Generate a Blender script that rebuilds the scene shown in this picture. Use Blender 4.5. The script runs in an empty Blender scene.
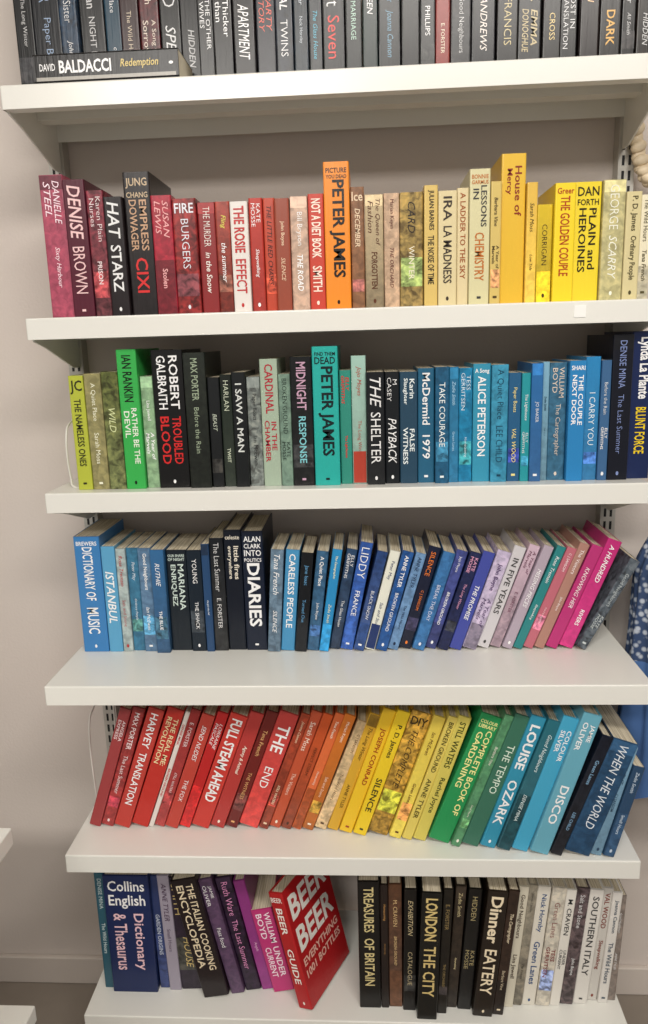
import bpy, math, random, colorsys
from mathutils import Vector, Matrix
random.seed(23)
S=bpy.context.scene
S.view_settings.view_transform='Standard'
S.view_settings.look='None'

# ------------------------------------------------------------------ camera
F=770.0
C=Vector((0.05,-1.49,1.45))
p=math.radians(12.6); yaw=math.radians(3.5); th=math.radians(1.7)
fwd=Vector((-math.sin(yaw)*math.cos(p), math.cos(yaw)*math.cos(p), -math.sin(p)))
r0=Vector((math.cos(yaw),math.sin(yaw),0)); u0=r0.cross(fwd)
r=math.cos(th)*r0-math.sin(th)*u0
u=math.sin(th)*r0+math.cos(th)*u0
cd=bpy.data.cameras.new('camera'); cam=bpy.data.objects.new('camera',cd)
S.collection.objects.link(cam); S.camera=cam
cd.sensor_width=36; cd.lens=F/1024*36; cd.clip_start=0.02
M=Matrix((r,u,-fwd)).transposed().to_4x4(); M.translation=C
cam.matrix_world=M

def on_plane(px,py,Y):
    d=F*fwd+(px-324)*r+(512-py)*u
    return C+d*((Y-C.y)/d.y)
def projx(P):
    v=P-C; return 324+F*v.dot(r)/v.dot(fwd)
def X_at(px,Y,Z):
    a,b=-1.5,1.5
    for _ in range(40):
        m=(a+b)/2
        if projx(Vector((m,Y,Z)))<px: a=m
        else: b=m
    return a

# ------------------------------------------------------------------ materials
def lin(c): return c/12.92 if c<=0.04045 else ((c+0.055)/1.055)**2.4
def hx(h):
    h=h.lstrip('#'); return tuple(lin(int(h[i:i+2],16)/255) for i in (0,2,4))
DARK=1.0
def muted(h):
    h=h.lstrip('#'); rgb=[int(h[i:i+2],16)/255 for i in (0,2,4)]
    a,s,v=colorsys.rgb_to_hsv(*rgb)
    a=(a+random.uniform(-0.008,0.008))%1; s*=random.uniform(0.84,0.97); v=min(1,v*random.uniform(0.92,1.01))
    if v<0.3: v*=0.72
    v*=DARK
    return tuple(lin(q) for q in colorsys.hsv_to_rgb(a,s,v))
def mat(name,col,rough=0.5,metal=0.0,nscale=0,namt=0.0,bump=0.0,bscale=100):
    m=bpy.data.materials.new(name); m.use_nodes=True
    nt=m.node_tree; b=nt.nodes['Principled BSDF']
    b.inputs['Roughness'].default_value=rough; b.inputs['Metallic'].default_value=metal
    c=hx(col)
    tc=nt.nodes.new('ShaderNodeTexCoord')
    n=nt.nodes.new('ShaderNodeTexNoise'); n.inputs['Scale'].default_value=nscale or 5
    n.inputs['Detail'].default_value=5
    nt.links.new(tc.outputs['Object'],n.inputs['Vector'])
    mx=nt.nodes.new('ShaderNodeMixRGB')
    mx.inputs[1].default_value=(*[x*(1-namt) for x in c],1)
    mx.inputs[2].default_value=(*[min(1,x*(1+namt)) for x in c],1)
    nt.links.new(n.outputs['Fac'],mx.inputs[0]); nt.links.new(mx.outputs[0],b.inputs['Base Color'])
    if bump:
        n2=nt.nodes.new('ShaderNodeTexNoise'); n2.inputs['Scale'].default_value=bscale
        nt.links.new(tc.outputs['Object'],n2.inputs['Vector'])
        bp=nt.nodes.new('ShaderNodeBump'); bp.inputs['Strength'].default_value=bump; bp.inputs['Distance'].default_value=0.002
        nt.links.new(n2.outputs['Fac'],bp.inputs['Height']); nt.links.new(bp.outputs[0],b.inputs['Normal'])
    return m
m_wall=mat('wall_paint','#d2c8c0',0.8,0,3,0.05,0.25,180)
m_floor=mat('floor_vinyl','#8d8378',0.5,0,12,0.15)
m_ceil=mat('ceiling_paint','#d8d4cc',0.9,0,3,0.03)
m_base=mat('baseboard_paint','#cfc5bc',0.5,0,4,0.04)
m_shelf=mat('powder_coated_shelf','#e6e5de',0.25,0,6,0.03,0.05,400)
m_up=mat('upright_steel','#b9b6ae',0.4,0.2,20,0.05)
m_dark=mat('slot_dark','#141414',0.7)
m_wire=mat('white_wire','#dcdad2',0.35,0,5,0.02)
m_tag=mat('price_tag_paper','#f2f2ee',0.6,0,30,0.03)
m_shell=mat('shell','#d8c6a8',0.45,0,60,0.4,0.4,120)

# book cover: colour attribute + printed-art variation driven by alpha
m_cov=bpy.data.materials.new('book_cover_print'); m_cov.use_nodes=True
nt=m_cov.node_tree; b=nt.nodes['Principled BSDF']; b.inputs['Roughness'].default_value=0.3
b.inputs['Specular IOR Level'].default_value=0.4
at=nt.nodes.new('ShaderNodeAttribute'); at.attribute_name='Col'
tc=nt.nodes.new('ShaderNodeTexCoord')
n1=nt.nodes.new('ShaderNodeTexNoise'); n1.inputs['Scale'].default_value=90; n1.inputs['Detail'].default_value=3; n1.inputs['Distortion'].default_value=0.6
nt.links.new(tc.outputs['Object'],n1.inputs['Vector'])
rp=nt.nodes.new('ShaderNodeValToRGB')
e=rp.color_ramp.elements; e[0].position=0.34; e[0].color=(0.3,0.27,0.26,1); e[1].position=0.68; e[1].color=(1.7,1.6,1.5,1)
em=rp.color_ramp.elements.new(0.5); em.color=(0.9,0.9,0.9,1)
nt.links.new(n1.outputs['Fac'],rp.inputs[0])
mu=nt.nodes.new('ShaderNodeMixRGB'); mu.blend_type='MULTIPLY'; mu.inputs[0].default_value=1
nt.links.new(at.outputs['Color'],mu.inputs[1]); nt.links.new(rp.outputs[0],mu.inputs[2])
mx=nt.nodes.new('ShaderNodeMixRGB')
nt.links.new(at.outputs['Alpha'],mx.inputs[0]); nt.links.new(mu.outputs[0],mx.inputs[1]); nt.links.new(at.outputs['Color'],mx.inputs[2])
nt.links.new(mx.outputs[0],b.inputs['Base Color'])
mp=nt.nodes.new('ShaderNodeMapping'); mp.inputs['Scale'].default_value=(260,260,14)
nt.links.new(tc.outputs['Object'],mp.inputs[0])
n3=nt.nodes.new('ShaderNodeTexNoise'); n3.inputs['Scale'].default_value=1; nt.links.new(mp.outputs[0],n3.inputs['Vector'])
bp=nt.nodes.new('ShaderNodeBump'); bp.inputs['Strength'].default_value=0.3; bp.inputs['Distance'].default_value=0.0008
nt.links.new(n3.outputs['Fac'],bp.inputs['Height']); nt.links.new(bp.outputs[0],b.inputs['Normal'])
# page blocks
m_pg=bpy.data.materials.new('book_pages'); m_pg.use_nodes=True
nt=m_pg.node_tree; b=nt.nodes['Principled BSDF']; b.inputs['Roughness'].default_value=0.9
tc=nt.nodes.new('ShaderNodeTexCoord'); wv=nt.nodes.new('ShaderNodeTexNoise'); wv.inputs['Scale'].default_value=1
mp=nt.nodes.new('ShaderNodeMapping'); mp.inputs['Scale'].default_value=(900,8,8)
nt.links.new(tc.outputs['Object'],mp.inputs[0]); nt.links.new(mp.outputs[0],wv.inputs['Vector'])
rp=nt.nodes.new('ShaderNodeValToRGB'); rp.color_ramp.elements[0].color=(*hx('#9a8a6c'),1); rp.color_ramp.elements[1].color=(*hx('#e6dcc4'),1)
rp.color_ramp.elements[0].position=0.3; rp.color_ramp.elements[1].position=0.65
nt.links.new(wv.outputs['Fac'],rp.inputs[0]); nt.links.new(rp.outputs[0],b.inputs['Base Color'])

# ------------------------------------------------------------------ mesh helpers
class MB:
    def __init__(s): s.v=[]; s.f=[]; s.c=[]; s.m=[]
    def add(s,vs,fs,col,mi,T):
        """col: one RGBA, or a function of the local vertex returning RGBA (for printed gradients)"""
        o=len(s.v); s.v+= [tuple(T(*q)) for q in vs]
        for f in fs:
            s.f.append([o+i for i in f]); s.m.append(mi)
            s.c.append([col(vs[i]) for i in f] if callable(col) else [col]*len(f))
    def obj(s,name,mats,bevel=0):
        me=bpy.data.meshes.new(name); me.from_pydata(s.v,[],s.f); 
        for m in mats: me.materials.append(m)
        me.polygons.foreach_set('material_index',s.m)
        ca=me.color_attributes.new('Col','FLOAT_COLOR','CORNER')
        buf=[]
        for c in s.c:
            for q in c: buf+=list(q)
        ca.data.foreach_set('color',buf)
        me.update()
        ob=bpy.data.objects.new(name,me); S.collection.objects.link(ob)
        if bevel:
            bv=ob.modifiers.new('bevel','BEVEL'); bv.width=bevel; bv.segments=3; bv.limit_method='ANGLE'
        return ob
BF=[(0,3,2,1),(4,5,6,7),(0,1,5,4),(1,2,6,5),(2,3,7,6),(3,0,4,7)]
def boxv(a,b):
    return [(a[0],a[1],a[2]),(b[0],a[1],a[2]),(b[0],b[1],a[2]),(a[0],b[1],a[2]),(a[0],a[1],b[2]),(b[0],a[1],b[2]),(b[0],b[1],b[2]),(a[0],b[1],b[2])]
ident=lambda x,y,z:(x,y,z)
W4=(1,1,1,1)
def boxes(name,lst,mats,bevel=0):
    mb=MB()
    for q in lst:
        a,b_=q[0],q[1]; mi=q[2] if len(q)>2 else 0
        mb.add(boxv(a,b_),BF,W4,mi,ident)
    return mb.obj(name,mats,bevel)
def pan(name,a,b_,m):
    """folded steel tray: closed top and four skirts, open underneath, rounded folds"""
    me=bpy.data.meshes.new(name); vs=boxv(a,b_)
    me.from_pydata(vs,[],[q for q in BF[1:]]); me.materials.append(m)
    ob=bpy.data.objects.new(name,me); S.collection.objects.link(ob)
    bv=ob.modifiers.new('fold','BEVEL'); bv.width=0.0025; bv.segments=4; bv.limit_method='ANGLE'
    so=ob.modifiers.new('sheet','SOLIDIFY'); so.thickness=0.0018; so.offset=-1
    return ob

# text glyph cache
TC={}
STY=[(0.0,0.0),(0.014,0.0),(0.026,0.0),(0.0,0.28),(0.012,0.2),(-0.008,0.0)]
def glyph(s,st=1):
    k=(s,st)
    if k in TC: return TC[k]
    cu=bpy.data.curves.new('t','FONT'); cu.body=s; cu.size=1; cu.resolution_u=2; cu.offset=STY[st][0]; cu.shear=STY[st][1]; cu.fill_mode='FRONT'
    ob=bpy.data.objects.new('t',cu); S.collection.objects.link(ob)
    dg=bpy.context.evaluated_depsgraph_get(); dg.update()
    me=bpy.data.meshes.new_from_object(ob.evaluated_get(dg))
    vs=[(v.co.x,v.co.y) for v in me.vertices]; fs=[tuple(q.vertices) for q in me.polygons]
    bpy.data.objects.remove(ob); bpy.data.meshes.remove(me); bpy.data.curves.remove(cu)
    if not vs: vs=[(0,0),(1,0),(1,1)]; fs=[]
    x0=min(v[0] for v in vs); x1=max(v[0] for v in vs); y0=min(v[1] for v in vs); y1=max(v[1] for v in vs)
    TC[k]=([(a-x0,b_-y0) for a,b_ in vs],fs,x1-x0,y1-y0); return TC[k]

AUTH=['ANNE TYLER','Ian McEwan','KATE/MOSSE','John Boyne','LEE CHILD','Ali Smith','C J SANSOM','Marian Keyes','Jojo Moyes','M. CRAVEN','Ruth Ware','ELLY/GRIFFITHS','P. D. James','Rose Tremain','Tana French',
'MAX PORTER','Sarah Moss','WILLIAM/BOYD','Zadie Smith','HILARY MANTEL','Joanna Cannon','Peter May','DENISE MINA','E. FORSTER','Barbara Vine','TESS/GERRITSEN','Nick Hornby','Lisa Jewell','VAL WOOD','Rachel Joyce']
TIT=['The Long Winter','NIGHT RIVER','A Quiet Place','The Glass House','HIDDEN','The Last Summer','Small Hours','THE ORCHARD','Homecoming','Salt and Stone','THE WITNESS','Paper Boats','Low Tide','The Other Sister','BROKEN GROUND',
'A Year of/Marvels','The Lighthouse','STILL WATERS','Before the Rain','The Cartographer','Ordinary People','THE CUT','Sleepwalking','A Song for/Sorrow','The Wild Hours','UNDER/CURRENT','Green Lanes','The Visitors','Good Neighbours','SILENCE']

def put(mb,T,sg,st,xa,xb,z0,L,c,yy,stretch=1.25,align=0.5):
    """one line of rotated text between xa..xb, running down from z0 within length L"""
    vs,fs,w,hh=glyph(sg,st)
    W=xb-xa; sy=W/max(hh,0.68); sx=min(L/w,sy*stretch); sy=min(sy,sx*1.9)
    zs=z0-(L-sx*w)*align; xc=(xa+xb)/2-hh*sy/2
    mb.add([(xc+b_*sy,yy,zs-a*sx) for a,b_ in vs],fs,c,0,T)
def spine_text(mb,T,t,h,text,tcol,big,fixed,yy=-0.0006):
    segs=text.split('|')
    zt=h*0.96; zb=h*0.13
    k=0; rest=[]
    for sg in segs:
        c=(*hx(tcol[min(k,len(tcol)-1)]),1.0)
        if sg.startswith('^'):
            vs,fs,w,hh=glyph(sg[1:],1); s=0.8*t/w; s=min(s,0.03/hh); sv=min(s*1.2,0.03/hh)
            mb.add([(t/2-w*s/2+a*s,yy,zt-hh*sv+b_*sv) for a,b_ in vs],fs,c,0,T)
            zt-=hh*sv*1.35
        else: rest.append((sg,c))
        k+=1
    if not rest: return
    tot=sum(max(len(q) for q in sg.split('/'))+3 for sg,_ in rest); avail=zt-zb
    for i,(sg,c) in enumerate(rest):
        cols=sg.split('/')
        L=avail*(max(len(q) for q in cols)+3)/tot
        st=1 if fixed else random.choice([0,0,5,1,3,3,4,5])
        if fixed and i==0 and big>0.5: st=2
        bg=big*(1.0 if i==0 or fixed else random.uniform(0.65,0.95))
        if len(cols)==1:
            q=(1-bg)/2*t; put(mb,T,cols[0],st,q,t-q,zt,L*0.88,c,yy,1.3 if fixed else 1.05,random.choice([0.1,0.5,0.8]) if not fixed else 0.4)
        else:
            q=t*0.17; g=t*0.1; W=(t-2*q-g)/2
            put(mb,T,cols[1],st,q,q+W,zt,L*0.88,c,yy,1.35,0.1); put(mb,T,cols[0],st,q+W+g,t-q,zt,L*0.88,c,yy,1.35,0.1)
        zt-=L

def book(mb,t,h,d,col,T,text='',tcol=('#ffffff',),opts='',hard=False):
    base=muted(col)
    al=0.1 if 'p' in opts else (0.6 if 'h' in opts else 1.0)
    c=(*base,al)
    if 'n' not in opts and random.random()<0.4:     # printed colour gradient down the cover
        f=random.choice([0.4,0.55,0.7,1.5]); w=random.uniform(0,0.12); am=random.uniform(0.5,1)
        low=tuple(min(1,x*f*(1-w)+0.35*w) for x in base)
        hh_=h
        def c(v,base=base,low=low,al=al,hh_=hh_,am=am):
            k=am*(1-v[2]/hh_); return (*[x*(1-k)+y*k for x,y in zip(base,low)],al*(1-0.35*k))
    rr=min(0.0026,t*0.2); k=0.0022 if hard else 0.0007; pin=0.003 if hard else 0.0003
    prof=[(0,d),(0,rr),(rr*0.12,rr*0.45),(rr*0.45,rr*0.12),(rr,0),(t-rr,0),(t-rr*0.45,rr*0.12),(t-rr*0.12,rr*0.45),(t,rr),(t,d),(t-k,d),(t-k,rr+k),(k,rr+k),(k,d)]
    n=len(prof)
    vs=[(x,y,0) for x,y in prof]+[(x,y,h) for x,y in prof]
    fs=[(i,(i+1)%n,(i+1)%n+n,i+n) for i in range(n)]+[tuple(range(n-1,-1,-1)),tuple(range(n,2*n))]
    mb.add(vs,fs,c,0,T)
    mb.add(boxv((k,rr+k*0.5,pin),(t-k,d-pin-0.0005,h-pin-(0 if hard else 0.0005))),BF,W4,1,T)
    def panel(z0,z1,cc,y=-0.0003,x0=rr*0.6,x1=None):
        x1=t-rr*0.6 if x1 is None else x1
        mb.add([(x0,y,z0),(x1,y,z0),(x1,y,z1),(x0,y,z1)],[(0,1,2,3)],cc,0,T)
    if 'b' in opts: panel(h*0.80,h*0.86,(*hx(tcol[-1]),1))
    if 'l' in opts: panel(0.002,h*0.26,(*hx(tcol[-1]),1))
    if 'n' not in opts and 'B' not in opts:
        q=random.random()
        if q<0.25:      # small cover-art picture low on the spine
            z=h*random.uniform(0.13,0.2); cc=(min(1,base[0]*random.uniform(0.5,2.2)+0.04),min(1,base[1]*random.uniform(0.5,2.2)+0.04),min(1,base[2]*random.uniform(0.5,2.2)+0.04),0.0)
            panel(z,z+t*random.uniform(0.8,1.8),cc,-0.00035)
        elif q<0.42:    # art covering the lower part
            f=random.choice([0.45,0.6,1.5]); panel(0.001,h*random.uniform(0.25,0.5),(*[min(1,x*f+0.005) for x in base],0.55),-0.0003,0.0012,t-0.0012)
        elif q<0.54:
            f=random.choice([0.4,1.6]); panel(h*0.9,h-0.001,(*[min(1,x*f+0.005) for x in base],0.7),-0.0003,0.0012,t-0.0012)
    # publisher mark
    if random.random()<0.45:
        s=min(t*0.3,0.0045); bc=(*hx(tcol[0]),1); cx=t/2; cz=0.011
        if random.random()<0.5:
            mb.add([(cx+s/2*math.cos(q*math.pi/5),-0.0005,cz+s/2*math.sin(q*math.pi/5)*1.5) for q in range(10)],[tuple(range(10))],bc,0,T)
        else: panel(cz-s*0.4,cz+s*0.4,bc,-0.0005,cx-s*0.7,cx+s*0.7)
    if text: spine_text(mb,T,t,h,text,tcol,0.6 if 'B' in opts else (0.46 if 'n' in opts else random.uniform(0.28,0.44)),'n' in opts)

def row(name,zs,Yf,specs,end,dep=0.128,dmax=0.2,make=True,jit=0.007,mb=None):
    """specs: x(px), ytop(px), colour, text, textcolours, lean(px or None), opts[, forward offset m]"""
    mb=mb or MB(); X=[]
    if not callable(Yf):
        Yc=Yf; Yf=lambda x:Yc
    for sp in specs:
        X.append(X_at(sp[0],Yf(sp[0]),zs+(0.10 if sp[5] is None else 0.0)))
    X.append(X_at(end,Yf(end),zs+(0.10 if specs[-1][5] is None else 0.0)))
    for i,sp in enumerate(specs):
        x,yt,col,text,tcol,dx,opts=sp[:7]; off=sp[7] if len(sp)>7 else 0
        Y=Yf(x); w=X[i+1]-X[i]
        if dx is None:
            a=0; h=on_plane(x,yt,Y).z-zs; t=w*0.975
        else:
            P=on_plane(x+dx,yt,Y); a=math.atan2(P.x-X[i],P.z-zs); t=w*math.cos(a)*0.97
            h=math.hypot(P.x-X[i],P.z-zs)-max(0,t*math.sin(a))
        h-=random.uniform(0,0.005)
        x0=X[i]; z0=zs+0.0003
        if a>0: z0+=t*math.sin(a); x0+=t*math.sin(a)*math.tan(a)
        jy=random.uniform(-jit,jit)-off
        ca,sa=math.cos(a),math.sin(a)
        def T(lx,ly,lz,x0=x0,z0=z0,jy=jy,ca=ca,sa=sa,Y=Y):
            return (x0+lx*ca+lz*sa, Y+jy+ly, z0-lx*sa+lz*ca)
        hard='H' in opts or h>0.225
        d=min(dmax,max(dep,h*0.66))-random.uniform(0,0.006)
        d=min(d,-(Y+jy)-0.002)
        if text=='?': 
            q=[random.choice(AUTH),random.choice(TIT)]
            if random.random()<0.4: q.reverse()
            text='|'.join(q)
        tcol=tuple(tcol.split(','))
        if 'b' not in opts and 'l' not in opts and random.random()<0.18 and 'n' not in opts: opts+='h'
        book(mb,t,h,d,col,T,text,tcol,opts,hard)
    return mb.obj(name,[m_cov,m_pg]) if make else mb

# ------------------------------------------------------------------ room
boxes('wall_back',[((-2.6,0,0),(2.6,0.1,2.75))],[m_wall])
boxes('floor',[((-2.6,-3.6,-0.1),(2.6,0.1,0))],[m_floor])
boxes('ceiling',[((-2.6,-3.6,2.75),(2.6,0.1,2.85))],[m_ceil])
boxes('baseboard_back',[((-2.6,-0.012,0),(2.6,0,0.07))],[m_base],0.003)

# ------------------------------------------------------------------ shelves
ZS=[1.841,1.4975,1.209,0.896,0.571,0.228]
DP=[0.237,0.237,0.237,0.322,0.318,0.316]
LIP=0.034
su=bpy.data.objects.new('bookshelf',None); S.collection.objects.link(su)
def par(o): o.parent=su
up=[]
for sx in (-0.503,0.503):
    up.append(((sx-0.014,-0.030,0.02),(sx+0.014,-0.0005,2.35),0))
    z=0.08
    while z<2.3:
        for ox in (-0.0055,0.0055):
            up.append(((sx+ox-0.0022,-0.0306,z),(sx+ox+0.0022,-0.0295,z+0.016),1))
        z+=0.025
par(boxes('uprights',up,[m_up,m_dark]))
for i,(z,d) in enumerate(zip(ZS,DP)):
    xl,xr=-0.501,0.500
    if i<3: xr=0.503
    par(pan('shelf_%d'%(i+1),(xl,-d,z-LIP),(xr,-0.032,z),m_shelf))
    q=[((xl+0.004,-d+0.003,z-LIP),(xr-0.004,-d+0.022,z-LIP+0.0016)),
       ((xl+0.004,-d*0.5,z-0.02),(xr-0.004,-d*0.5+0.03,z-0.0022))]
    par(boxes('shelf_stiffener_%d'%(i+1),q,[m_shelf]))
    for s,nm in ((-1,'l'),(1,'r')):
        mb=MB(); x0=s*0.4975; x1=s*0.4945
        pr=[(-0.029,z-0.004),(-0.029,z-0.085),(-0.06,z-0.085),(-d*0.75,z-0.048),(-d+0.012,z-LIP-0.003),(-d+0.012,z-0.004)]
        n=len(pr); vs=[(x0,a,b_) for a,b_ in pr]+[(x1,a,b_) for a,b_ in pr]
        fs=[(k,(k+1)%n,(k+1)%n+n,k+n) for k in range(n)]+[tuple(range(n-1,-1,-1)),tuple(range(n,2*n))]
        mb.add(vs,fs,W4,0,ident); par(mb.obj('bracket_%s_%d'%(nm,i+1),[m_shelf]))
q=on_plane(580,311,-0.2375)
par(boxes('price_label',[((q.x-0.009,-0.2382,ZS[1]-0.025),(q.x+0.009,-0.2371,ZS[1]-0.007))],[m_tag]))

# ------------------------------------------------------------------ books
N=None
R1=[(15,-60,'#16181c','?','#c8c8c8',N,''),(34,-70,'#121a26','?','#9fb4d0',N,''),(62,-55,'#20486c','?','#e8e8e8',N,'p'),(80,-60,'#1a1d24','?','#d0d0d0',N,''),
(105,-58,'#1a4560','?','#ffffff',N,''),(121,-66,'#4e1618','?','#e8d8c0',N,''),(140,-60,'#6a2028','?','#f0e0d0',N,'p'),(160,-62,'#141414','GREED|SPEED','#e8e8e8',N,'B'),
(181,-64,'#121316','?','#d0d0d0',N,''),(197,-60,'#0e1114','Night/Shift|THE OTHER/WIVES','#60b0c8,#f0f0f0',N,'B'),(213,-66,'#161415','WATER|Thicker/than','#ffffff',N,'B'),
(233,-66,'#1e1618',"THE PARIS|APARTMENT",'#ffffff',N,'B'),(255,-60,'#30344a','A|PARTY/STORY','#e86a5a',N,'B'),(275,-60,'#1c3250','IDENTICAL|TWINS','#f0f0f0',N,'p'),
(293,-62,'#14344f','?','#e0e8f0',N,'h'),(308,-58,'#152a3a','?','#60b8d0',N,''),(322,-66,'#0e0e10','The Last|Seven','#f0f0f0,#e03a30',N,'B'),(345,-62,'#111b18','The/Secret|MARRIAGE','#b8d8c8',N,''),
(362,-60,'#1a423c','LINDA GREEN','#e8e8e8',N,''),(378,-60,'#10181e','?','#7fa8c0',N,'h'),(401,-66,'#141414','JOANNE/HARRIS','#e8c080',N,''),(420,-60,'#0e0e0e','PHILLIPS','#ffffff',N,''),
(436,-60,'#c02a1c','?','#f5e8d0',N,''),(451,-62,'#161a26','?','#e0e0e0',N,'p'),(472,-66,'#191a22','Every/Light|ANDREWS','#f0e8e0',N,''),(497,-60,'#201b17','DEBT|FRANCIS','#d8c898',N,''),
(519,-60,'#141416','The Wonder|EMMA/DONOGHUE','#c8b890',N,'B'),(543,-64,'#201a17','Everything/Lost|CROSS','#e8d090',N,''),(562,-60,'#111111','BLISS|LOST IN/TRANSLATION','#f0f0f0',N,'B'),(580,-66,'#2a1512','KEVIN','#e8c8a0',N,''),
(600,-60,'#241d17','RIVER|DARK','#e0b060',N,'B'),(622,-60,'#0e0e0e','?','#d0d0d0',N,''),(637,-60,'#33251a','?','#d0d0d0',N,'p')]
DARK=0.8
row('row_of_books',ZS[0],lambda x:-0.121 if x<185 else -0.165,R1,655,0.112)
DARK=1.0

R2=[(45,173,'#b24a64','DANIELLE/STEEL|Sixty Harbour','#ffe8f0',N,'h'),(69,178,'#5b1a2c','DENISE|BROWN','#f0c8c8',N,'B'),(91,190,'#8c2638','Karen Plain/Nurses|PRISON','#f0e0e0',N,'p'),(108,195,'#2e2226','HAT|STARZ','#e8e8e8',N,'B'),
(127,170,'#2c2224','^JUNG|^CHANG|EMPRESS/DOWAGER|CIXI','#c8b090,#c8b090,#c8a080,#d83030',N,'hn'),(154,193,'#a51c30','SUSAN/LEWIS|Stolen','#f0b0b0',N,''),(175,197,'#8e2420','BURGERS|^FIRE','#e8e8f0',N,'p'),(199,200,'#8f1c22','THE MURDER|in the Snow','#f0e8e0',N,''),
(217,200,'#a83a24','Fling|the summer','#e8e060,#ffffff',N,''),(232,200,'#e8e2da','THE ROSIE|EFFECT','#c03030',N,'Bn'),(250,198,'#c9281e','?','#ffffff',N,''),(264,197,'#c83c28','THE LITTLE RED CHAIRS','#2a1010',N,''),
(276,197,'#9c3c2a','?','#f0d0b0',N,''),(291,196,'#cba890','Bill Bryson|THE ROAD','#ffffff',N,'h'),(309,192,'#d0381e','NOT A DIET BOOK|SMITH','#ffe8d8',N,'Bn'),(325,162,'#f08a14','PETER JAMES|^PICTURE|^YOU DEAD','#15100c',N,'Bn'),
(351,185,'#8a5c40','DECEMBER|^Ice','#e8d0b0',N,'h'),(365,192,'#cfb488','The Queen of/Fashion|FORGOTTEN','#5a3018',N,''),(384,193,'#c8a488','?','#5a2018',N,'h'),(400,191,'#b0944c','CARD|WINTER','#2a2018,#f0e8d0',N,'p'),
(424,184,'#d8b668','JULIAN BARNES|THE NOISE OF TIME','#2c2418',N,'n'),(438,190,'#e0cc98','IRA|LA MADNESS','#3a3028',N,'n'),(457,187,'#e6d4a4','A LADDER TO THE SKY','#a05828',N,'n'),(469,168,'#e6dba8','LESSONS/IN|CHEMISTRY|^BONNIE|^GARMUS','#3a3a3a,#c07030',N,'n'),
(490,182,'#dfc468','?','#504020',N,''),(501,152,'#efb41c','House of/Mercy','#8a2a18',N,'n'),(526,182,'#eec43c','?','#403010',N,''),(537,203,'#e6c420','CORRIGAN','#4a3a18',N,''),
(553,182,'#f4cc14','THE GOLDEN COUPLE|^Greer','#b04018',N,'n'),(574,180,'#fae01a','PLAIN and/HEROINES|^DAN|^FORTH','#241c08',N,'n'),(601,179,'#c4bd80','GEORGE|SCARRY','#f0f0e0',N,'h'),(624,190,'#d4c890','?','#50482a',N,'n'),(640,192,'#e8e0c0','?','#50482a',N,'')]
row('row_of_books',ZS[1],-0.2,R2,652)

R3=[(74,374,'#c4c634','THE NAMELESS ONES|^JC','#303018',N,'n'),(89,373,'#98935c','?','#f0f0d8',N,'h'),(106,372,'#5e6a30','WILD','#d8e0a8',N,'p'),(123,349,'#2fb34c','IAN RANKIN|RATHER BE THE/DEVIL','#0c1c0c,#e8f0e0',N,'n'),
(143,374,'#90b88c','?','#ffffff',N,'h'),(156,348,'#100f10','ROBERT/GALBRAITH|TROUBLED/BLOOD','#f0f0f0,#d02828',N,'n'),(188,350,'#30382e','?','#9aa890',N,'h'),(210,375,'#1a1f22','BEAST','#c0c8b8',N,''),
(222,373,'#20321f','HARLAN|TWIST','#d0d8c0',N,''),(234,372,'#191e20','I SAW A MAN','#d8dcd8',N,'n'),(248,374,'#7b837f','?','#202020',N,'p'),(262,358,'#a8bca4','CARDINAL|IN THE/CHAMBER','#b02838',N,'n'),
(280,373,'#789484','?','#203028',N,'h'),(292,355,'#101418','MIDNIGHT|RESPONSE','#c8a0b8,#80c8d0',N,'h'),(314,345,'#18b4ac','PETER JAMES|^FIND THEM|^DEAD','#0c2022',N,'Bn'),(340,370,'#2c8c7c','?','#d83030',N,''),
(352,355,'#9cc4b4','?','#b04030',N,'l'),(367,370,'#11181f','THE|SHELTER','#e8e8e8',N,'B'),(385,370,'#151c23','M/CASEY|PAYBACK','#f0f0f0',N,'B'),(400,370,'#264860','Karin/Slaughter|FALSE/WITNESS','#e8f0f0',N,'n'),
(418,368,'#225c80','McDermid|1979','#f0f0f0',N,'n'),(435,367,'#1a5f84','TAKE COURAGE','#e8f0f0',N,''),(449,366,'#0f6494','?','#b0d8f0',N,''),(459,366,'#1276ac','?','#e0f0f8',N,''),
(473,364,'#3498c0','ALICE PETERSON|^A Song','#f4f4f4',N,'n'),(491,364,'#2a94c0','?','#104058',N,''),(508,373,'#1c5c8c','?','#f0e090',N,''),(521,372,'#188c9c','?','#f0f0f0',N,''),(530,362,'#1a6cae','JO BAKER','#f0f0f0',N,''),
(542,362,'#7ab4d0','?','#104058',N,''),(549,360,'#386c8c','?','#e0d0c0',N,'h'),(567,359,'#1a7cc0','THE COUPLE/NEXT DOOR|^SHARI','#f8f8f8',N,'n'),(584,357,'#2484c8','I CARRY YOU','#e8f4f8',N,''),
(599,358,'#386898','?','#e8e8e8',N,''),(609,333,'#10142a','?','#8090c0',N,''),(630,331,'#101e50','Lynda La Plante|BLUNT FORCE','#f0f0f0,#f0d020',N,'Bn')]
row('row_of_books',ZS[2],-0.203,R3,654)

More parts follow.
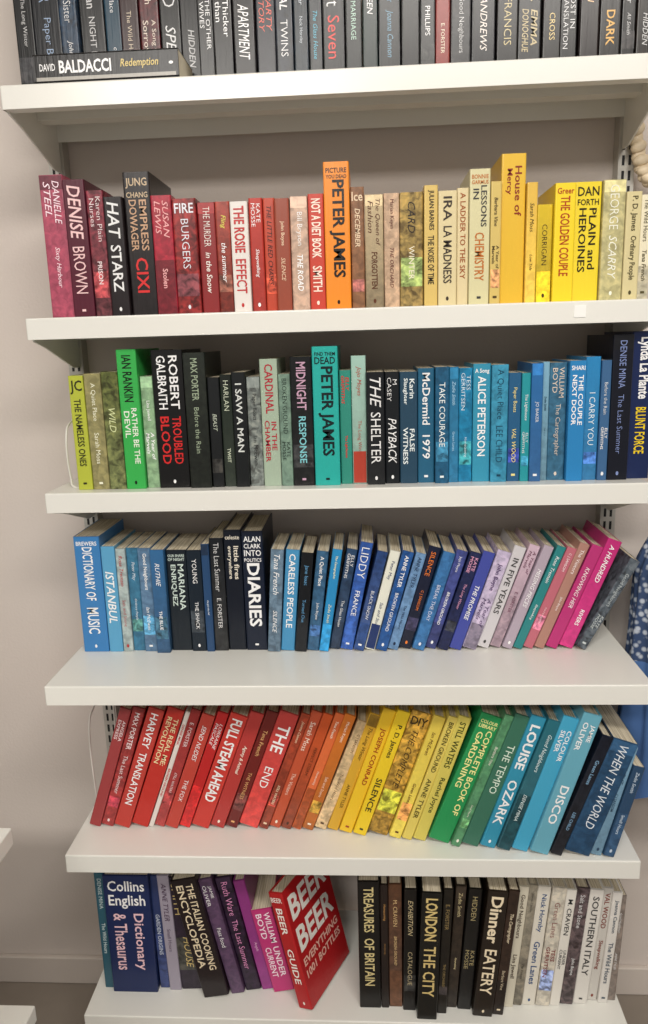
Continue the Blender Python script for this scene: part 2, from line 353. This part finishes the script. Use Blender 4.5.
R4=[(79,535,'#2c74ba',"^BREWERS|DICTIONARY OF|MUSIC",'#f4f4f4',N,'n'),(105,546,'#58a8d4','ISTANBUL','#f4f4f4',N,'B'),(119,547,'#a8b8b8','?','#b02828',N,'h'),(129,547,'#2a6c98','?','#e0e8f0',N,''),
(141,548,'#5a84a8','?','#f4f4f4',N,'h'),(154,547,'#28609c','RUTHIE|THE BLUE','#f4f4f4',N,''),(168,549,'#182a38','^OUR SHARE|^OF NIGHT|MARIANA/ENRIQUEZ','#d0e0d8',N,'n'),(189,549,'#12283e','YOUNG|THE SHACK','#f0f0f0',N,''),
(204,543,'#1e4270','the girl who fell','#e0e8f0',N,''),(212,537,'#131a26','?','#e0e0e0',N,'h'),(226,531,'#0d1a30','little fires/everywhere|^celeste','#e8e0d0',N,'n'),(244,532,'#152444','^ALAN|^CLARK|DIARIES|^INTO|^POLITICS','#f4f4f4',N,'Bn'),
(268,548,'#6a8ca4','?','#f4f4f4',3,'h'),(281,548,'#4494c8','CARELESS PEOPLE','#f4f4f4',5,'n'),(295,549,'#10161f','Jane Isaac|Turned Out','#70b0e0',7,''),(307,550,'#2c6088','?','#f0f0f0',10,'h'),
(319,547,'#2088cc','?','#f4f0c0',14,''),(329,549,'#1c3c60','?','#f4f4f4',18,'h'),(340,541,'#2250a4','LIDDY|FRANCE','#f4f4f4',21,'B'),(353,548,'#23427a','BLACK SNOW','#f4f4f4',25,'h'),
(364,548,'#e8e8d8','?','#203468',27,'l'),(375,549,'#2058a0','?','#f4f4f4',28,''),(387,550,'#6488b8','?','#102040',30,'h'),(398,545,'#18264c','?','#f08030',32,''),
(411,549,'#2868ac','BREAK THE DAY','#e8e8f4',33,''),(424,549,'#3c4c98','?','#f4f4f4',34,'h'),(436,550,'#1c2450','?','#e0a0c0',35,''),(448,549,'#4048a0','THE PROMISE','#f0f0f0',36,''),
(461,547,'#c8b8d8','?','#40205c',38,'h'),(476,545,'#e0dce0','IN FIVE YEARS','#404040',40,'n'),(489,545,'#d8b8cc','?','#602040',42,''),(501,544,'#b8a8b8','MISSING PIECES','#f8f8f8',44,''),
(512,545,'#2c8c8c','?','#f4f4f4',46,''),(522,545,'#c8687c','?','#f8f0f0',47,''),(533,542,'#b88878','?','#f8f0f0',48,''),(544,542,'#c02c74','KNOWING HER','#f8f0f0',50,''),
(557,538,'#cc2a80','A HUNDRED|RIVERS','#f8f8f8',52,''),(573,556,'#5c6670','?','#c8d0d0',58,'p')]
row('row_of_books',ZS[3],-0.175,R4,585)

R5=[(88,706,'#a83a3c','ANGELA/EXPRESS','#f4e0e0',32,'n'),(100,706,'#a02828','?','#f0e0e0',33,'h'),(113,706,'#c42a26','HARVEY|TRANSLATION','#f4f4f4',36,'n'),(130,706,'#c82c22','THE REAL ME:/REVOLUTION','#f0e0b0',38,'n'),
(148,710,'#e8e0d8','?','#c03030',38,'n'),(153,709,'#981c1c','?','#f0e0e0',38,''),(164,711,'#c42a22','SEND NUDES|THE FOX','#f4f4f4',39,''),(178,711,'#c8221c','LORRAINE/PASCALE','#f8f8f8',40,''),
(190,712,'#cc201e','FULL STEAM AHEAD','#f4f4f4',41,'Bn'),(209,710,'#b83028','Agony & Animal','#f8f0e0',42,''),(224,710,'#74201c','?','#f0c080',43,''),(237,711,'#cc382c','THE|END','#f8f8f8',43,'B'),
(258,712,'#a84024','?','#f4e0c0',44,'h'),(268,711,'#cc4422','?','#f8f0e0',44,''),(280,712,'#d84c20','PERFECT STORM','#402010',44,''),(291,712,'#dc5a20','?','#f8f0e0',45,''),
(301,711,'#e06c1c','?','#f8f0e0',45,''),(313,720,'#d8b888','?','#503018',45,'h'),(326,712,'#d8a42c','?','#402810',45,''),(338,708,'#ecc01c','JOSEPH CONRAD','#a03018',46,'n'),
(352,709,'#f0c822','?','#303018',46,'n'),(366,710,'#dcb038','THE COMPLETE|^DIY','#403018',47,'p'),(388,714,'#e0c038','?','#603818',47,''),(401,716,'#e8d25c','?','#50481c',48,'n'),
(412,714,'#d4c850','?','#404818',48,'n'),(426,712,'#189248','COMPLETE BOOK OF/GARDENING|^COLOUR|^LIBRARY','#f8f0a0',56,'n'),(450,712,'#5a9c70','?','#f0f0e0',56,'h'),(460,714,'#38705c','THE TEMPO','#e0f0e0',56,''),
(479,714,'#2490b4','LOUISE|OZARK','#f4f4f4',54,'Bn'),(496,718,'#1c6878','?','#e0f0f0',54,''),(511,716,'#30a8d8','COLOUR/SILVER','#f4f4f4',54,'n'),(529,712,'#64acc4','JAMIE/OLIVER|DISCO','#f4f4f4',56,'n'),
(549,734,'#121e34','?','#80a8c8',54,''),(562,737,'#1c4a70','WHEN THE WORLD','#e0e8f0',52,'h'),(590,745,'#7ea8c8','?','#304860',38,''),(602,765,'#28486c','?','#c0d0e0',32,'')]
def y5(x):
    k=min(1,max(0,(x-300)/230)); return -0.238-0.068*k
row('row_of_books',ZS[4],y5,R5,614,0.14,0.2,jit=0.004)

R6=[(100,873,'#24586c','?','#d0e0e0',N,''),(110,874,'#18285c','^Collins|^English|Dictionary/& Thesaurus','#f4f4f4,#f4f4f4,#f0c8d0',N,'n'),
(160,876,'#2c3c6c','GARDEN ORIGINS','#c0c8d8',-13,''),(170,876,'#a8a0b0','?','#402040',-14,''),(182,878,'#3c2c44','JAMES/SMITH|HOUSE','#d8c080',-17,'h'),
(206,876,'#2a181c','THE ITALIAN COOKING/ENCYCLOPEDIA','#e8d8b8',-34,'n',0.02),(232,878,'#584060','JAMIE/OLIVER|Fast food','#f0f0f0',-34,'h'),(246,879,'#3c1c48','?','#f0a0d0',-32,'p'),(262,884,'#902c80','Angels','#f8d0e8',-30,''),(274,910,'#cc2c78','?','#f8e8f0',-24,'n')]
mb=row('row_of_books',ZS[5],-0.255,R6,296,0.14,0.2,make=False)

# red beer book: leaning left and turned so that its front cover shows
tb=0.030; hb=0.235; db=0.155
a=math.radians(-14); g=math.radians(-25)
bx=X_at(299,-0.288,ZS[5])
def Tb(lx,ly,lz):
    X1=lx*math.cos(a)+lz*math.sin(a); Z1=-lx*math.sin(a)+lz*math.cos(a)
    return (bx+X1*math.cos(g)-ly*math.sin(g), -0.288+X1*math.sin(g)+ly*math.cos(g), ZS[5]+0.0004+Z1)
book(mb,tb,hb,db,'#c41c24',Tb,'^BEER|BEER|GUIDE','#f8f4ec'.split(','),'n',True)
for txt,zz,hh_,cc in (('BEER',hb*0.93,0.048,'#f8f4ec'),('BEER',hb*0.66,0.048,'#f8f4ec'),('EVERYTHING',hb*0.40,0.016,'#f0c0b0'),('1001 BOTTLES',hb*0.30,0.016,'#f0c0b0')):
    vs,fs,w,h0=glyph(txt,2); sy=hh_/h0; sx=0.13/w
    mb.add([(tb+0.0006,0.012+A*sx,zz-hh_+B*sy) for A,B in vs],fs,(*hx(cc),1),0,Tb)
mb.obj('row_of_books',[m_cov,m_pg])

R6b=[(359,880,'#16130f','TREASURES|OF BRITAIN','#d8c890',N,'n'),(381,882,'#33201a','?','#b88850',N,''),(389,882,'#5a3826','?','#e8c890',N,'h'),(403,884,'#17120f','EXHIBITION|CATALOGUE','#c8b890',1,'',0.01),
(416,882,'#1c1b16','LONDON|THE CITY','#d8c080',5,'Bn',0.024),(436,884,'#28221a','?','#a89060',7,'',0.01),(446,885,'#47382a','?','#e0d0a0',10,'h'),(457,885,'#14120f','?','#c0b080',12,''),
(471,882,'#33261a','Dinner|EATERY','#f0e0c0',16,'Bn',0.024),(491,884,'#4a3426','?','#e8d8b8',17,'h',0.01),(502,886,'#d8d0bc','?','#403020',17,'n'),(513,886,'#9c9484','?','#302820',17,''),
(522,886,'#e0dacb','?','#305080',17,'n'),(535,886,'#cfc8b8','?','#803030',18,'h'),(549,887,'#e6e2d8','?','#404040',18,'n'),(559,887,'#6c5c60','?','#e0e0e0',18,'p'),
(572,887,'#e4e0d8','SOUTHERN ITALY','#404040',18,'n'),(586,888,'#d4d0c8','?','#803828',18,'n'),(597,890,'#ece8e0','?','#405060',16,'n'),(607,895,'#8c8078','?','#e8e8e8',12,'h')]
def y6(x):
    return -0.28 if x<500 else -0.28+0.02*min(1,(x-500)/80)
row('row_of_books',ZS[5],y6,R6b,616,0.14,0.2,jit=0.005)

# thick paperback lying flat at the end of the top shelf
mb=MB()
xa=X_at(33,-0.235,ZS[0]+0.02)
def T(lx,ly,lz):
    return (xa+(0.222-lz), -0.234+ly, ZS[0]+0.0004+lx)
book(mb,0.040,0.222,0.102,'#121114',T,'',('#f0f0f0','#d8c070'),'n')
def flat_text(s,st,x0,z0,W,H,col):
    vs,fs,w,hh=glyph(s,st)
    mb.add([(z0+b_*H/hh,-0.0008,0.222-x0-a*W/w) for a,b_ in vs],fs,(*hx(col),1),0,T)
flat_text('DAVID',1,0.010,0.016,0.024,0.010,'#f0f0f0')
flat_text('BALDACCI',2,0.040,0.012,0.080,0.018,'#f4f4f4')
flat_text('Redemption',4,0.134,0.014,0.058,0.014,'#d8c070')
mb.add([(0.0025,-0.0007,0.004),(0.0075,-0.0007,0.004),(0.0075,-0.0007,0.218),(0.0025,-0.0007,0.218)],[(0,1,2,3)],(*hx('#a8a49c'),1),0,T)
mb.obj('thick_paperback_lying_flat',[m_cov,m_pg])

# ------------------------------------------------------------------ wire bookends
def wire(name,pts,rad,m,cyc=False):
    cu=bpy.data.curves.new(name,'CURVE'); cu.dimensions='3D'; cu.bevel_depth=rad; cu.bevel_resolution=3
    sp=cu.splines.new('BEZIER'); sp.bezier_points.add(len(pts)-1); sp.use_cyclic_u=cyc
    for bp,q in zip(sp.bezier_points,pts):
        bp.co=q; bp.handle_left_type=bp.handle_right_type='AUTO'
    cu.materials.append(m); ob=bpy.data.objects.new(name,cu); S.collection.objects.link(ob); return ob
def bookend(z,xp,yf,h=0.11):
    x=xp
    pts=[(x+0.03,yf+0.13,z+0.003),(x+0.002,yf+0.13,z+0.003),(x,yf+0.13,z+0.012),(x,yf+0.128,z+h-0.01),(x,yf+0.115,z+h),(x,yf+0.015,z+h),(x,yf,z+h-0.012),(x,yf,z+0.012),(x+0.002,yf,z+0.003),(x+0.03,yf,z+0.003)]
    wire('wire_bookend',pts,0.0018,m_wire)
bookend(ZS[2],X_at(66,-0.2,ZS[2]+0.05),-0.185)
bookend(ZS[4],X_at(92,-0.2,ZS[4]+0.12)-0.012,-0.165,0.19)

# ------------------------------------------------------------------ things hanging to the right of the bay
m_cl=bpy.data.materials.new('blue_fabric'); m_cl.use_nodes=True
nt=m_cl.node_tree; b=nt.nodes['Principled BSDF']; b.inputs['Roughness'].default_value=0.9
tc=nt.nodes.new('ShaderNodeTexCoord'); vo=nt.nodes.new('ShaderNodeTexVoronoi'); vo.inputs['Scale'].default_value=85
nt.links.new(tc.outputs['Object'],vo.inputs['Vector'])
rp=nt.nodes.new('ShaderNodeValToRGB'); rp.color_ramp.elements[0].color=(*hx('#b8c0cc'),1); rp.color_ramp.elements[1].color=(*hx('#34486c'),1)
rp.color_ramp.elements[0].position=0.25; rp.color_ramp.elements[1].position=0.5
nt.links.new(vo.outputs['Distance'],rp.inputs[0])
sx_=nt.nodes.new('ShaderNodeSeparateXYZ'); nt.links.new(tc.outputs['Object'],sx_.inputs[0])
gt=nt.nodes.new('ShaderNodeMath'); gt.operation='GREATER_THAN'; gt.inputs[1].default_value=0.86
nt.links.new(sx_.outputs['Z'],gt.inputs[0])
mx=nt.nodes.new('ShaderNodeMixRGB'); mx.inputs[1].default_value=(*hx('#4a6ea4'),1)
nt.links.new(gt.outputs[0],mx.inputs[0]); nt.links.new(rp.outputs[0],mx.inputs[2]); nt.links.new(mx.outputs[0],b.inputs['Base Color'])
vs=[];fs=[];NU=96;NV=50
for j in range(NV+1):
    v=j/NV; z=1.12-0.53*v
    sh=min(1,v*6)**0.5
    for i in range(NU):
        t_=2*math.pi*i/NU
        fold=1+0.07*v*math.sin(11*t_+2*v)+0.04*math.sin(5*t_+5*v)+0.03*math.sin(17*t_-6*v)
        wx=(0.03+0.055*sh+0.02*v)*fold; wy=(0.012+0.03*sh+0.02*v)*fold
        vs.append((0.618+wx*math.cos(t_),-0.12+wy*math.sin(t_),z-0.012*v*math.sin(4*t_)))
for j in range(NV):
    for i in range(NU):
        fs.append((j*NU+i,j*NU+(i+1)%NU,(j+1)*NU+(i+1)%NU,(j+1)*NU+i))
me=bpy.data.meshes.new('hanging_blue_dress'); me.from_pydata(vs,[],fs); me.materials.append(m_cl)
for q in me.polygons: q.use_smooth=True
dr=bpy.data.objects.new('hanging_blue_dress',me); S.collection.objects.link(dr)
hk=wire('hanger_hook',[(0.618,-0.12,1.10),(0.618,-0.12,1.15),(0.633,-0.12,1.175),(0.618,-0.12,1.19),(0.603,-0.12,1.175)],0.002,m_wire); hk.parent=dr
rl=wire('rail',[(0.618,0.0,1.1885),(0.618,-0.10,1.1885),(0.618,-0.2,1.1885)],0.004,m_wire); rl.parent=dr

# shell necklace
mb=MB()
def ell(c,rx,ry,rz,rot):
    vs=[];fs=[];A=12;B=8
    for j in range(B+1):
        ph=math.pi*j/B
        for i in range(A):
            t_=2*math.pi*i/A; rb=1+0.12*math.sin(5*t_)
            x=rx*math.sin(ph)*math.cos(t_)*rb; y=ry*math.sin(ph)*math.sin(t_)*rb; z=rz*math.cos(ph)
            X1=x*math.cos(rot)+z*math.sin(rot); Z1=-x*math.sin(rot)+z*math.cos(rot)
            vs.append((c[0]+X1,c[1]+y,c[2]+Z1))
    for j in range(B):
        for i in range(A): fs.append((j*A+i,j*A+(i+1)%A,(j+1)*A+(i+1)%A,(j+1)*A+i))
    mb.add(vs,fs,W4,0,ident)
for k in range(31):
    q=math.pi*(k/30)
    cx=0.554-0.044*math.cos(q); cz=1.85-0.155*math.sin(q)**0.7
    ell((cx,-0.044-0.006*(k%2),cz),0.0105,0.009,0.014,q*1.0+0.6*(k%2))
nk=mb.obj('shell_necklace',[m_shell])
for q in nk.data.polygons: q.use_smooth=True
w=wire('cord',[(0.511,-0.045,1.85),(0.535,-0.03,1.91),(0.554,-0.004,1.93),(0.573,-0.03,1.91),(0.598,-0.045,1.85)],0.0015,m_wire); w.parent=nk

# neighbouring display stand on the left
st=[]
for z in (0.719,0.386):
    st+=[((-1.0,-1.0,z-0.03),(-0.518,-0.45,z))]
for y in (-0.5,-0.95): st.append(((-0.95,y-0.015,0),(-0.92,y+0.015,1.2)))
st.append(((-1.0,-1.0,0.0),(-0.85,-0.45,0.04)))
boxes('display_stand',st,[m_shelf],0.0025)

# ------------------------------------------------------------------ lights
def area(name,loc,rot,sx,sy,e,col):
    l=bpy.data.lights.new(name,'AREA'); l.shape='RECTANGLE'; l.size=sx; l.size_y=sy; l.energy=e; l.color=col
    o=bpy.data.objects.new(name,l); o.location=loc; o.rotation_euler=rot; S.collection.objects.link(o)
area('ceiling_light',(0.5,-1.9,2.7),(math.radians(25),0,0),1.2,0.35,40,(1,0.955,0.895))
area('ceiling_light',(-0.7,-3.0,2.7),(math.radians(38),0,0),1.2,0.4,58,(1,0.955,0.895))
wd=bpy.data.worlds.new('world'); S.world=wd; wd.use_nodes=True
wd.node_tree.nodes['Background'].inputs[0].default_value=(1,0.95,0.905,1)
wd.node_tree.nodes['Background'].inputs[1].default_value=0.36
